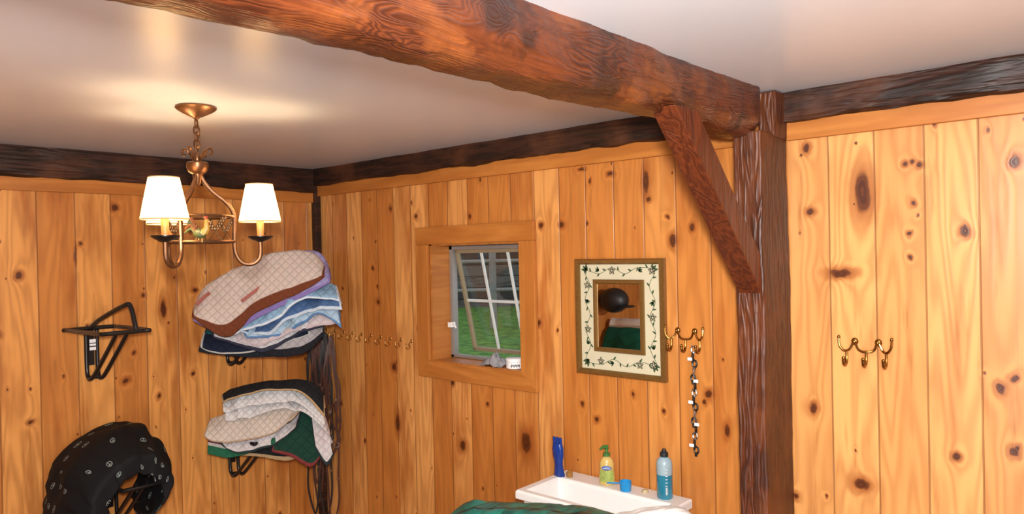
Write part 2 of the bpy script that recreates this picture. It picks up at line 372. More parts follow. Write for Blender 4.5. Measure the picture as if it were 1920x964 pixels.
mb=MB(); mb.box(-.04,-.001,-.04,-.001,0,2.3); mb.obj("trim_6",DARKA,smooth=False,bevel=.003,kind="structure")
def hewn(name,boxes,mat,amp,seed,org):
    bm=bmesh.new()
    for (x0,x1,y0,y1,z0,z1) in boxes:
        r=bmesh.ops.create_cube(bm,size=1)
        for v in r['verts']: v.co=Vector((x0+(v.co.x+.5)*(x1-x0),y0+(v.co.y+.5)*(y1-y0),z0+(v.co.z+.5)*(z1-z0)))
    bmesh.ops.subdivide_edges(bm,edges=[e for e in bm.edges if abs(e.verts[0].co.z-e.verts[1].co.z)>.3],cuts=70,use_grid_fill=True)
    for v in bm.verts:
        n=noise.noise_vector(v.co*4+Vector((seed,0,0)))+noise.noise_vector(v.co*16)*.5; v.co+=Vector((n.x,n.y,0))*amp
        v.co-=Vector(org)
    me=bpy.data.meshes.new(name); bm.to_mesh(me); bm.free(); me.materials.append(mat)
    o=link(bpy.data.objects.new(name,me)); o.location=org
    b=o.modifiers.new("b",'BEVEL'); b.width=.006; b.segments=2; b.limit_method='ANGLE'
    return o
po=hewn("support_post",[(-.225,-.004,-2.742,-2.652,0.002,2.262),(-.120,-.004,-2.748,-2.690,2.25,2.398)],POST,.0055,2.,(-.11,-2.7,0))
setp(po,"square rough-sawn dark brown timber post carrying the ceiling beam","wooden post")
mb=MB(); ns=24
def bp(t,s,y):
    lo=Vector((-.222,0,1.752)).lerp(Vector((-.745,0,2.268)),t); hi=Vector((-.222,0,1.875)).lerp(Vector((-.622,0,2.268)),t)
    p=lo.lerp(hi,s); n=noise.noise(Vector((p.x*6,s*3,p.z*6+y*9)))*.005
    return (p.x+n,y+n,p.z+n*(0 if t in(0,1) else 1))
sec=[(0,-2.735),(1,-2.735),(1,-2.662),(0,-2.662)]
vs=[bp(i/ns,s,y) for i in range(ns+1) for s,y in sec]
fs=[(i*4+k,i*4+(k+1)%4,(i+1)*4+(k+1)%4,(i+1)*4+k) for i in range(ns) for k in range(4)]+[(3,2,1,0),(ns*4,ns*4+1,ns*4+2,ns*4+3)]
mb.add(vs,fs); mb.obj("knee_brace",BRACE,org=(-.222,-2.7,1.752),smooth=False,bevel=.004,label="diagonal reddish-brown timber brace between post and ceiling beam",cat="wooden brace")
# ------------------------------------------------------------------ window
win=empty("window_1",(0,-1.27,1.29),kind="structure"); WO=(0,-1.27,1.29)
mb=MB(); t=.022
mb.prism([(-.885,2.030),(-1.655,2.035),(-1.655,1.948),(-.885,1.945)],0,-t,-.001); mb.obj("top_casing",TRIM,WO,win,False,.003)
mb=MB(); mb.prism([(-.885,1.29),(-1.655,1.29),(-1.572,1.372),(-.962,1.372)],0,-t,-.001); mb.obj("bottom_casing",TRIM,WO,win,False,.003)
mb=MB(); mb.prism([(-.885,1.292),(-.885,1.945),(-.968,1.945),(-.968,1.375)],0,-t,-.001); mb.obj("side_casing",TRIMZ,WO,win,False,.003)
mb=MB(); mb.prism([(-1.655,1.292),(-1.655,1.948),(-1.566,1.948),(-1.566,1.375)],0,-t,-.001); mb.obj("side_casing",TRIMZ,WO,win,False,.003)
D=.15
mb=MB(); mb.box(-.003,D,-OY0-.012,-OY0,OZ0,OZ1); mb.box(-.003,D,-OY1,-OY1+.012,OZ0,OZ1); mb.box(-.003,D,-OY1,-OY0,OZ1-.012,OZ1); mb.box(-.012,D,-OY1,-OY0,OZ0-.012,OZ0+.004); mb.obj("jamb",TRIMX,WO,win,False)
mb=MB(); a,b_=-OY0-.013,-OY1+.013; zt,zb=OZ1-.013,OZ0+.005
mb.box(.115,D,a-.022,a,zb,zt); mb.box(.115,D,b_,b_+.022,zb,zt); mb.box(.115,D,b_,a,zt-.02,zt); mb.box(.115,D,b_,a,zb,zb+.014); mb.obj("frame",ALU,WO,win,False,.002)
piv=Vector((.13,0,zt-.02)); ang=math.radians(13)
def sb(mb,y0,y1,h0,h1,x0,x1,m=0):
    o=len(mb.v); mb.box(x0,x1,y0,y1,-h1,-h0,m)
    for v in mb.v[o:]:
        x,z=v.x,v.z; v.x=piv.x+x*math.cos(ang)-z*math.sin(ang); v.z=piv.z+z*math.cos(ang)+x*math.sin(ang)
ya,yb=a-.024,b_+.024; SH=.535
mb=MB(); sb(mb,ya-.017,ya,0,SH,0,.020); sb(mb,yb,yb+.017,0,SH,0,.020); sb(mb,yb,ya,0,.018,0,.020); sb(mb,yb,ya,SH-.018,SH,0,.020)
sash=mb.obj("sash",simple("tan_sash_wood",(.25,.19,.11),.5),WO,win,False,.002)
mb=MB()
for k in (1,2): y=ya+(yb-ya)*k/3; sb(mb,y-.0055,y+.0055,.018,SH-.018,.006,.016)
sb(mb,yb,ya,SH*.5-.006,SH*.5+.006,.007,.015); mb.obj("muntins",VINYL,WO,win,False)
mb=MB(); sb(mb,yb+.01,ya-.01,.01,SH-.01,.010,.013); mb.obj("glass",GLASS,WO,win,False)
mb=MB(); mb.box(.085,.116,a-.035,a-.012,1.53,1.555); mb.tube([(.10,a-.03,1.545),(.085,a-.055,1.55),(.08,a-.075,1.53)],.005); mb.obj("latch",WHITEP,WO,win,True)
mb=MB(); mb.lathe([(.036,0),(.038,.002),(.038,.030),(.036,.031)],(0,0,0),28)
tin=mb.obj("ointment_tin",WHITEP,label="small round white tub with dark lettering on the window sill",cat="tub"); tin.location=(.03,-1.485,OZ0+.005)
mb=MB(); mb.lathe([(.0395,.032),(.0395,.044),(.037,.046)],(0,0,0),28); mb.obj("lid",WHITEP,parent=tin)
mb=MB()
for i in range(7):
    a_=math.radians(200+i*9); mb.box(.0383*math.cos(a_)-.002,.0383*math.cos(a_)+.0012,.0383*math.sin(a_)-.0015,.0383*math.sin(a_)+.001,.008+(i%2)*.004,.02)
mb.obj("lettering",INK,parent=tin,smooth=False)
mb=MB(); rows=[]
for i in range(22):
    row=[]
    for j in range(16):
        u,v=i/21*2-1,j/15*2-1; rr=max(0,1-(u*u+v*v)*.8)
        row.append((.035+v*.04,-1.36+u*-.065,OZ0+.006+rr*.040*(1+1.2*noise.noise(Vector((u*2.5,v*2.5,3))))+.008*noise.noise(Vector((u*6,v*6,1)))))
    rows.append(row)
mb.grid(rows); g=mb.obj("cleaning_rag",simple("grey_rag_cloth",(.27,.26,.27),.8,bump=.3),org=(.035,-1.36,OZ0+.006),label="crumpled grey rag lying on the window sill",cat="rag"); g.modifiers.new("s",'SOLIDIFY').thickness=.003
# ------------------------------------------------------------------ outdoors
N=NT("grass_ground"); nn=N.noise(N.tc('Object'),5,7,.75)[0]; mg=N.P(col=N.mix(N.ss(nn,.35,.65),(.025,.085,.008),(.14,.30,.03)),rough=.9)
mb=MB(); mb.grid([[(.6,-10,.4),(40,-10,.4)],[(.6,34,.4),(40,34,.4)]]); mb.obj("lawn",mg,smooth=False,kind="stuff",label="green grass outside the window",cat="grass")
cx,cy=12.4,10.0; e=Vector((.68,-.73,0))
N=NT("weathered_barn_boards"); p=N.sep(N.tc('Object')); bz=N.m('MULTIPLY',p[2],3.2); bn=N.m('FRACT',bz)
wn=N.n('ShaderNodeTexWhiteNoise',noise_dimensions='1D'); N.l(N.m('FLOOR',bz),wn.inputs['W'])
ns_=N.noise(N.vm('MULTIPLY',N.tc('Object'),(1.2,1.2,8.)),1,5,.7)[0]
c=N.mix(wn.outputs['Value'],(.035,.028,.022),(.17,.15,.13)); c=N.mix(N.ss(ns_,.45,.65),c,(.05,.045,.036)); c=N.mix(N.ss(bn,.0,.14,1.,0.),c,(.006,.005,.004))
mg=N.P(col=c,rough=.85)
mb=MB(); rows=[]
for i in range(2):
    row=[]
    for j in range(2):
        s=(i-.5)*18; z=.3+j*5; row.append((cx+e.x*s,cy+e.y*s,z))
    rows.append(row)
mb.grid(rows)
mb.obj("barn",mg,org=(cx,cy,.3),smooth=False,label="old barn wall of weathered grey-brown horizontal boards",cat="barn").modifiers.new("s",'SOLIDIFY').thickness=.2
fen=empty("rail_fence",(8.2,6.0,.4),label="weathered grey wooden rail fence standing in the grass",cat="fence")
FW=simple("weathered_grey_wood",(.26,.25,.23),.8,var=.3)
for k,z in enumerate((.75,1.32)):
    mb=MB(); mb.tube([e*-5+Vector((0,0,z)),e*5+Vector((0,0,z+.02))],.035,6); mb.obj("rail",FW,parent=fen)
for k in range(5):
    mb=MB(); c=e*(-4.4+2.1*k); mb.box(c.x-.05,c.x+.05,c.y-.05,c.y+.05,0,1.5); mb.obj("post",FW,parent=fen,smooth=False)
# ------------------------------------------------------------------ chandelier
CH=Vector((-1.308,-1.296,2.4)); ch=empty("chandelier",CH,label="bronze three-arm chandelier with cream shades and a small painted rooster",cat="chandelier")
mb=MB(); mb.lathe([(.063,-.001),(.064,-.006),(.058,-.012),(.045,-.020),(.026,-.030),(.012,-.036),(.006,-.042)],(0,0,0),32); mb.obj("canopy",BRONZE,parent=ch)
mb=MB(); z=-.042
for i in range(5):
    h=.026; c=Vector((0,0,z-h/2)); ax=Vector((.6626,-.749,0)) if i%2 else Vector((.749,.6626,0))
    mb.tube([c+ax*.008*math.cos(a)*1.2+Vector((0,0,(h/2+.003)*math.sin(a))) for a in [2*math.pi*k/14 for k in range(14)]],.0028,6,True)
    z-=h*.86
mb.tube([(0,0,-.04),(.012,.006,-.09),(-.008,-.006,-.13),(0,0,-.165)],.0022,6,sm=4)
mb.obj("chain",BRONZE,parent=ch)
mb=MB(); mb.lathe([(.004,-.15),(.010,-.16),(.012,-.175),(.010,-.18),(.030,-.182),(.034,-.186),(.034,-.20),(.028,-.215),(.016,-.222),(.012,-.25),(.006,-.26)],(0,0,0),24)
for k in range(4):
    a=k*math.pi/2+.6; dd=Vector((math.cos(a),math.sin(a),0))
    mb.tube([dd*r+Vector((0,0,zz)) for r,zz in ((.012,-.182),(.022,-.160),(.036,-.142),(.050,-.140),(.052,-.155),(.042,-.158))],.0038,6,sm=4)
mb.obj("hub",BRONZE,parent=ch)
rr0=Vector((.6626,-.749,0)); ff=Vector((.749,.6626,0))
prof=[(.005,2.19),(.018,2.155),(.045,2.120),(.085,2.085),(.108,2.045),(.108,1.975),(.110,1.920),(.130,1.885),(.163,1.879),(.188,1.902),(.191,1.955)]
for i,th in enumerate((-24,96,-144)):
    a=math.radians(th); dd=rr0*math.cos(a)-ff*math.sin(a)
    mb=MB(); mb.tube([dd*r+Vector((0,0,z-2.4)) for r,z in prof],.0072,8,sm=5); mb.obj("arm",BRONZE,parent=ch)
    tp=dd*.191
    mb=MB(); mb.lathe([(.006,-.448),(.014,-.444),(.030,-.438),(.041,-.430),(.041,-.427),(.028,-.432),(.010,-.434)],(tp.x,tp.y,0),24); mb.obj("cup",DKBRONZE,parent=ch)
    mb=MB(); mb.lathe([(.011,-.434),(.012,-.365),(.009,-.36)],(tp.x,tp.y,0),14); mb.obj("candle_sleeve",CANDLE,parent=ch)
    mb=MB(); mb.lathe([(.006,-.36),(.009,-.355),(.009,-.352),(.006,-.35)],(tp.x,tp.y,0),14); mb.obj("bulb",BULB,parent=ch)
    sh=MB(); sh.lathe([(.069,-.378),(.0435,-.252)],(tp.x,tp.y,0),40,cap=False); so=sh.obj("shade",SHADE,parent=ch)
    for r,z in ((.0693,-.378),(.0438,-.252)):
        mb=MB(); mb.tube([(tp.x+r*math.cos(q),tp.y+r*math.sin(q),z) for q in [2*math.pi*k/40 for k in range(40)]],.0018,6,True); mb.obj("rim",SHTRIM,parent=so)
    ld=bpy.data.lights.new("lamp_light",'POINT'); ld.energy=5.0; ld.color=(1,.72,.42); ld.shadow_soft_size=.024
    lo=link(bpy.data.objects.new("lamp_light",ld)); lo.location=CH+tp+Vector((0,0,-.312))
for z in (-.362,-.445):
    mb=MB(); mb.tube([(.107*math.cos(q),.107*math.sin(q),z) for q in [2*math.pi*k/48 for k in range(48)]],.005,8,True); mb.obj("ring",BRONZE,parent=ch)
for th in (40,150,200,250,300):
    mb=MB(); a=math.radians(th); dd=rr0*math.cos(a)-ff*math.sin(a); tn=Vector((-dd.y,dd.x,0)); c=dd*.105
    for s in (-1,1):
        p0=c+tn*.022*s+Vector((0,0,-.443)); p1=c-tn*.034*s+Vector((0,0,-.366))
        mb.tube([p0,p1],.0022,5)
        for k in range(5):
            q=p0.lerp(p1,.5+k*.11); mb.ell(q+tn*.004*s,.004,.004,.008,0,8); mb.ell(q-tn*.004*s,.004,.004,.008,0,8)
    mb.obj("wheat_sheaf",WHEAT,parent=ch)
a=math.radians(70); dd=rr0*math.cos(a)-ff*math.sin(a); c=dd*.105+Vector((0,0,-.420))+rr0*.01; tn=rr0
mb=MB(); rot=Matrix.Rotation(-yaw,3,'Z')
mb.ell(c,.022,.013,.016,0,14,rot); mb.tube([c+tn*.008,c+tn*.020+Vector((0,0,.014)),c+tn*.021+Vector((0,0,.034))],[.013,.010,.007],8,m=1,sm=3)
mb.ell(c+tn*.022+Vector((0,0,.038)),.008,.007,.008,1,10); mb.ell(c+tn*.021+Vector((0,0,.049)),.006,.0025,.006,2,8); mb.ell(c+tn*.027+Vector((0,0,.029)),.0035,.0025,.006,2,8)
mb.tube([c+tn*.028+Vector((0,0,.037)),c+tn*.036+Vector((0,0,.035))],[.0035,.0005],6,m=1)
for k,(q,w) in enumerate(((.038,.026),(.046,.014),(.048,.002),(.030,.036))): mb.tube([c-tn*.012,c-tn*.028+Vector((0,0,w+.014)),c-tn*q+Vector((0,0,w))],[.007,.006,.003],6,m=3 if k%2 else 0,sm=3)
for s in (-.005,.006): mb.tube([c+tn*s,c+tn*s+Vector((0,0,-.028))],.002,5,m=1)
mb.obj("rooster_figure",[simple("rooster_green",(.06,.075,.025),.5),YEL,REDP,simple("rooster_rust",(.18,.055,.02),.5)],parent=ch)
# ------------------------------------------------------------------ saddle racks
def rack_parts():
    P=[]
    mb=MB()
    mb.tube([(-.12,-.018,0),(-.125,-.05,0),(-.105,-.34,0),(-.08,-.375,0),(.06,-.375,0),(.09,-.35,0),(.075,-.05,0),(.06,-.018,0)],.0095,10,True,sm=5)
    P.append(("hoop",mb,BLACK))
    mb=MB(); mb.tube([(-.03,-.02,.0),(-.02,-.12,.045),(.02,-.285,.108),(.035,-.315,.105),(.035,-.36,.03),(.035,-.372,.0)],.0105,10,sm=5)
    P.append(("raised_bar",mb,BLACK))
    mb=MB()
    for x in (-.045,.0):
        mb.tube([(x,-.014,-.01),(x,-.014,-.18),(x,-.03,-.222),(x,-.06,-.225),(x+.01,-.10,-.19),(x+.03,-.30,-.004)],.009,10,sm=5)
    mb.tube([(-.045,-.035,-.222),(0,-.035,-.222)],.009,8)
    P.append(("bracket",mb,BLACK))
    mb=MB(); mb.box(-.036,-.010,-.006,-.001,-.17,.01); P.append(("wall_plate",mb,BLACK))
    mb=MB(); mb.box(-.036,-.010,-.028,-.0265,-.10,-.05); mb.box(-.036,-.010,-.0285,-.0267,-.085,-.080,1); mb.box(-.036,-.010,-.0285,-.0267,-.07,-.066,1); P.append(("sticker",mb,[TAG,INK]))
    return P
first=None
for i,(x,z,lab) in enumerate(((-1.195,1.595,"empty black steel saddle rack mounted on pine boards"),(-.53,1.575,"black steel saddle rack loaded with quilted saddle pads"),(-.53,.995,"black steel saddle rack holding a smaller pile of pads"),(-1.13,.925,"black steel saddle rack with one black printed pad"))):
    rk=empty("saddle_rack",(x,-.001,z),label=lab,cat="saddle rack",group="wall-mounted saddle racks")
    if first is None:
        first=[]
        for nm,mb,mt in rack_parts(): first.append(mb.obj(nm,mt,parent=rk))
    else:
        for o in first:
            if o.name.startswith("sticker"): continue
            c=o.copy(); c.parent=rk; COL.objects.link(c)
# ------------------------------------------------------------------ saddle pads
E1=Vector((.8,-.6,0)); E2=Vector((-.6,-.8,0))
def pad(x0,y0,mapf,top,bot,D0,mat,label,bulge=.10,th=.009,wr=.008,group=None,back=.75,extra=None,seed=0):
    T=cr([(*mapf(p),0) for p in top],8); B=cr([(*mapf(p),0) for p in bot],8)
    def rs(L,n):
        ac=[0]
        for i in range(1,len(L)): ac.append(ac[-1]+(L[i]-L[i-1]).length)
        out=[];j=0
        for k in range(n):
            s=ac[-1]*k/(n-1)
            while j<len(L)-2 and ac[j+1]<s: j+=1
            f=(s-ac[j])/max(1e-9,ac[j+1]-ac[j]); out.append(L[j].lerp(L[j+1],min(1,f)))
        return out
    nu,nv=56,16; T=rs(T,nu);B=rs(B,nu); rows=[];uvs=[]
    O=Vector((x0,y0,0))
    def pos(i,v):
        q=T[i].lerp(B[i],v if v>=0 else -v*back)
        dep=D0+(bulge*math.sin(v*math.pi/2) if v>=0 else v*.05)
        w=noise.noise(Vector((q.x*7+seed,q.y*7,seed)))*wr*(1 if v>0 else .3)+noise.noise(Vector((q.x*20+seed,q.y*6,seed)))*wr*.8
        if v<0: q=Vector((q.x,T[i].y-abs(v)*back*max(.04,(T[i].y-B[i].y)),0))
        P=O+E1*q.x+E2*(dep+w); P.z=q.y+w*.7
        P.y=min(P.y,-.016)
        return P
    for a in range(-5,nv+1):
        v=a/5 if a<0 else a/nv
        rows.append([pos(i,v) for i in range(nu)]); uvs.append([(i/(nu-1),max(0,v)) for i in range(nu)])
    mb=MB(); mb.grid(rows,uvs=uvs); base=O.copy(); base.z=min(p[1] for p in (mapf(q) for q in bot))
    o=mb.obj("saddle_pad",mat,org=base,label=label,cat="saddle pad",group=group)
    for md in list(o.modifiers): o.modifiers.remove(md)
    s=o.modifiers.new("s",'SOLIDIFY'); s.thickness=th; s.offset=0
    b=o.modifiers.new("sub",'SUBSURF'); b.levels=1; b.render_levels=1
    if extra:
        for (pts,m) in extra:
            mb=MB(); mb.flatn=E2
            L=[]
            for p in pts:
                q=mapf(p); L.append(O+E1*q[0]+E2*(D0+bulge*p[2]+.014)+Vector((0,0,q[1])))
            mb.tube(L,.01,flat=(.008,.003),sm=4); mb.obj("strap",m,org=base,parent=o)
    return o
m1=lambda p:((p[0]-500)/382,1.925-(p[1]-470)/370)
G1="quilted saddle pads piled on the upper rack"
BROWN=(.14,.038,.015)
Q_be=quilt("pinkish_white_quilt_top",(.56,.46,.40),BROWN,.80,75.)
Q_li=quilt("lilac_quilt",(.30,.26,.46),(.22,.16,.38),.9); Q_lb=quilt("light_blue_quilt",(.26,.42,.58),(.60,.66,.72),.9,70.)
Q_lb2=quilt("pale_blue_quilt",(.38,.52,.64),(.10,.20,.38),.90,60.); Q_pk=quilt("pale_pink_quilt",(.58,.50,.51),(.48,.40,.42),.9)
Q_wh=quilt("white_quilt",(.60,.58,.58),(.03,.03,.05),.86,80.); Q_nv=quilt("navy_quilt",(.008,.013,.030),(.45,.45,.42),.94,60.)
Q_tl=quilt("teal_quilt",(.012,.08,.08),(.012,.015,.02),.7); Q_gr=quilt("grey_quilt",(.36,.34,.35),(.012,.012,.016),.80,75.)
Q_bu=quilt("mid_blue_quilt",(.07,.14,.30),(.5,.58,.66),.85,60.)
STR=simple("red_brown_strap",(.26,.05,.025),.6)
pad(-.5,-.3,m1,[(376,568),(392,532),(438,500),(468,490),(500,474),(556,467),(590,474),(610,500)],[(378,580),(398,598),(434,618),(462,604),(484,580),(530,560),(578,538),(611,516)],.085,Q_be,"pinkish-white diamond-quilted saddle pad with wide brown border",th=.016,wr=.008,group=G1,extra=[([(463,556,.85),(485,540,.75),(517,517,.55)],STR),([(384,560,.6),(398,546,.5),(406,540,.4)],STR)])
pad(-.5,-.3,m1,[(378,572),(420,520),(500,480),(574,466),(604,474),(618,505)],[(378,588),(410,606),(440,618),(480,592),(540,566),(590,544),(622,526)],.062,Q_li,"lilac quilted saddle pad squeezed under the pinkish-white one",group=G1,seed=2)
pad(-.5,-.3,m1,[(420,590),(480,560),(540,532),(592,524),(632,536)],[(440,618),(490,602),(530,586),(575,556),(638,562)],.062,Q_lb,"light blue quilted saddle pad with curved edge",group=G1,seed=3,wr=.026)
pad(-.5,-.3,m1,[(450,600),(500,575),(550,552),(600,542),(634,548)],[(460,612),(510,620),(545,590),(598,580),(642,582)],.050,Q_bu,"darker blue saddle pad with pale piping",group=G1,seed=21,wr=.028)
pad(-.5,-.3,m1,[(450,600),(500,580),(550,560),(600,550),(630,556)],[(470,628),(510,624),(556,610),(598,586),(640,616)],.040,Q_lb2,"pale blue saddle pad with darker binding",group=G1,seed=4,wr=.028)
pad(-.5,-.3,m1,[(440,602),(480,596),(530,590),(570,575),(612,570)],[(450,626),(490,640),(530,626),(572,612),(630,602)],.028,Q_pk,"pale pink quilted saddle pad drooping over the pile",group=G1,seed=5,wr=.024)
pad(-.5,-.3,m1,[(395,592),(430,600),(480,600),(540,590),(594,572)],[(408,620),(450,636),(496,652),(545,628),(606,608)],.016,Q_wh,"white quilted saddle pad with dark binding",group=G1,seed=6,wr=.018)
pad(-.5,-.3,m1,[(500,600),(540,588),(575,585),(606,590)],[(490,652),(530,662),(570,656),(606,628)],.008,Q_gr,"grey-white quilted pad with thick black border",group=G1,seed=7)
pad(-.5,-.3,m1,[(384,612),(410,606),(460,606),(520,600),(575,595)],[(384,638),(410,650),(470,652),(520,640),(582,622)],-.002,Q_nv,"navy blue saddle pad with pale piping",group=G1,seed=8)
pad(-.5,-.3,m1,[(388,605),(402,596),(440,600),(520,606),(590,600)],[(379,646),(430,656),(500,662),(550,656),(606,620)],-.02,Q_tl,"dark teal saddle pad at the bottom of the pile",group=G1,seed=9)
m2=lambda p:((p[0]-500)/378,1.28-(p[1]-710)/385)
G2="quilted saddle pads piled on the lower rack"
Q_bk=quilt("black_quilt",(.012,.012,.013),(.40,.26,.13),.84,60.); Q_w2=quilt("white_cotton_quilt",(.62,.60,.59),None,.9,95.); Q_cr=quilt("cream_quilt",(.55,.47,.40),(.40,.29,.20),.93,90.)
Q_mr=quilt("maroon_quilt",(.13,.012,.02),None,.6,60.,bands=[(.55,.66,(.45,.42,.38)),(.66,1.1,(.015,.10,.05))]); Q_gn=quilt("forest_green_quilt",(.008,.04,.025),(.18,.03,.03),.93,60.); Q_pw=quilt("pinkish_white_quilt",(.58,.53,.53),(.02,.03,.03),.90,80.)
pad(-.5,-.3,m2,[(418,728),(450,714),(520,706),(578,712),(602,742)],[(424,740),(462,727),(520,721),(566,734),(604,780)],.085,Q_bk,"black saddle pad with tan edge binding on top",group=G2,bulge=.05,seed=11,wr=.014)
pad(-.5,-.3,m2,[(420,738),(460,724),(520,720),(566,730),(598,760)],[(424,758),(470,750),(520,744),(556,750),(604,796)],.062,Q_w2,"crumpled white quilted cotton pad",group=G2,wr=.026,bulge=.06,seed=12,th=.006)
pad(-.5,-.3,m2,[(424,750),(462,742),(520,738),(560,750),(602,782)],[(428,776),(480,768),(530,758),(570,772),(608,812)],.05,Q_w2,"white quilted cotton pad folded in soft creases",group=G2,wr=.028,bulge=.07,seed=13,th=.006)
pad(-.5,-.3,m2,[(394,776),(430,764),(480,758),(530,750),(566,762)],[(391,796),(410,810),(450,812),(510,802),(545,774)],.05,Q_cr,"large cream quilted saddle pad with tan edge",group=G2,th=.012,seed=14)
pad(-.5,-.3,m2,[(394,792),(430,796),(480,790),(520,784),(560,772)],[(430,826),(450,836),(480,834),(515,822),(552,794)],.036,Q_pw,"pinkish white quilted pad with dark binding",group=G2,seed=15,wr=.014)
pad(-.5,-.3,m2,[(394,790),(430,800),(470,800),(510,795)],[(395,832),(430,842),(470,836),(515,822)],.026,Q_mr,"maroon saddle pad with white and green striped edge",group=G2,seed=16)
pad(-.5,-.3,m2,[(528,770),(550,757),(575,765),(590,790)],[(505,838),(540,850),(575,872),(598,850)],.02,Q_gn,"forest green saddle pad hanging low with red edge",group=G2,seed=17,bulge=.10)
pad(-.5,-.3,m2,[(572,752),(586,762),(600,785),(608,810)],[(586,840),(596,860),(606,872),(618,852)],.035,Q_pw,"narrow pinkish white pad edge hanging down",group=G2,seed=18)
pad(-.5,-.3,m2,[(420,812),(470,816),(520,812),(560,800)],[(430,842),(480,850),(530,862),(572,850)],-.01,Q_bk,"black saddle pad under the lower pile",group=G2,seed=19,bulge=.08)
def arch(name,prof,y0,y1,mat,lab,cat,fleece=None,th=.022,flare=.06,seed=0,wr=.014,sag=.0,drape=None):
    P=cr([(p[0],0,p[1]) for p in prof],10); n=len(P); rows=[];uvs=[]; ny=34
    ac=[0]
    for i in range(1,n): ac.append(ac[-1]+(P[i]-P[i-1]).length)
    cx=sum(p[0] for p in prof)/len(prof)
    for j in range(ny+1):
        t=j/ny; row=[]
        for i,p in enumerate(P):
            s=ac[i]/ac[-1]
            w=noise.noise(Vector((p.x*5+seed,p.z*5,t*2.2)))*wr+noise.noise(Vector((s*26+seed,t*4,2)))*wr*.8
            y=y0+(y1-y0)*min(t,.80)/.80 if drape else y0+(y1-y0)*t
            y+=noise.noise(Vector((s*7+seed,9,t)))*.03*t
            q=Vector((p.x+(p.x-cx)*flare*t+w,min(y,-.02),p.z-sag*math.sin(math.pi*t)+w*.8))
            if drape:
                # the free front edge hangs down and folds in over the rack's end
                k=max(0,(t-.45)/.55)**1.5; dv=Vector((drape[0]-q.x,0,drape[1]-q.z)); L=dv.length
                amt=min(L*.9,(drape[2]+.025*noise.noise(Vector((s*9,seed,0))))*k*(1+.0*s)); q+=dv/max(L,1e-6)*amt
            else: q.z-=max(0,t-.75)*.22
            row.append(q)
        rows.append(row); uvs.append([(ac[i]/ac[-1],t) for i in range(n)])
    mb=MB(); mb.grid(rows,uvs=uvs); org=(cx,(y0+y1)/2,min(p[1] for p in prof))
    o=mb.obj(name,mat,org=org,label=lab,cat=cat)
    for md in list(o.modifiers): o.modifiers.remove(md)
    s=o.modifiers.new("s",'SOLIDIFY'); s.thickness=th; s.offset=0
    b=o.modifiers.new("sub",'SUBSURF'); b.levels=1; b.render_levels=1
    if fleece:
        mb=MB(); mb.tube([rows[-1][i] for i in range(0,n,2)],.05,8); mb.obj("fleece_trim",fleece,org=org,parent=o)
        mb=MB(); mb.tube([rows[j][n//2]+Vector((0,0,.02)) for j in range(0,ny,3)],.055,8); mb.obj("fleece_trim",fleece,org=org,parent=o)
    return o
Q_pc=quilt("black_printed_quilt",(.006,.006,.007),None,.9,9.,marks=(20.,7.),depth=.15,rough=.75)
arch("saddle_pad",[(-1.41,.50),(-1.43,.76),(-1.425,.90),(-1.385,1.02),(-1.30,1.105),(-1.20,1.145),(-1.10,1.135),(-1.03,1.07),(-1.00,.98),(-1.02,.91),(-1.06,.84),(-1.07,.68)],-.04,-.42,Q_pc,"black saddle pad printed with small white peace symbols","saddle pad",seed=4,wr=.03,th=.014,sag=.0,drape=(-1.175,.78,.15))
FL=simple("white_fleece",(.85,.83,.80),.95,bump=.8,scale=120)
arch("saddle_pad",[(-3.32,.60),(-3.26,.90),(-3.16,1.14),(-3.02,1.22),(-2.90,1.15),(-2.82,.92),(-2.78,.66)],-.04,-.50,quilt("green_quilt",(.010,.11,.07),None,.9,20.),"green saddle pad with white fleece edge on a rack","saddle pad",fleece=FL)
mb=MB(); mb.ell((-2.92,-.135,1.46),.13,.13,.11,0,22); mb.ell((-2.92,-.26,1.41),.10,.07,.012,0,18); mb.obj("riding_helmet",INK,org=(-2.92,-.13,1.37),label="black velvet riding helmet hung on the pine wall",cat="helmet")
# ------------------------------------------------------------------ brass hooks
def garland():
    mb=MB(); X=-.012
    mb.tube([(X-.012,.076,.022),(X-.014,.074,.0),(X-.010,.062,-.016),(X,.048,-.012),(X,.034,.012),(X,.022,-.012),(X-.004,.0,-.018),(X,-.022,-.012),(X,-.034,.012),(X,-.048,-.012),(X-.010,-.062,-.016),(X-.014,-.074,.0),(X-.012,-.076,.022)],.0038,8,sm=5)
    for s in (-1,1): mb.ell((X-.012,.076*s,.026),.005,.005,.006)
    a=mb; hooks=[]
    for c in (-.057,0,.057):
        mb=MB(); mb.tube([(X,c,-.014),(X,c,-.042),(X-.012,c,-.060),(X-.028,c,-.056),(X-.032,c,-.040)],[.004,.0045,.005,.0045,.005],8,sm=5); mb.ell((X-.032,c,-.037),.0055,.0055,.0055); hooks.append(mb)
    plates=[]
    for c in (-.034,.034):
        mb=MB(); mb.ell((-.006,c,.012),.007,.011,.012); mb.tube([(-.002,c,.012),(X,c,.012)],.006); mb.ell((X-.004,c,.012),.004,.006,.006); plates.append(mb)
    return a,hooks,plates
a,hk,pl=garland(); hr=None
for (y,z,lab) in ((-2.975,1.585,"ornate brass triple hook rail screwed to pine wall"),(-2.36,1.585,"ornate brass triple hook rail beside the mirror")):
    e_=empty("hook_rail",(-.001,y,z),label=lab,cat="hook rail",group="brass hook rails")
    if hr is None:
        hr=[a.obj("bar",BRASS,parent=e_)]+[m.obj("hook",BRASS,parent=e_) for m in hk]+[m.obj("mount",BRASS,parent=e_) for m in pl]
    else:
        for o in hr: c=o.copy(); c.parent=e_; COL.objects.link(c)
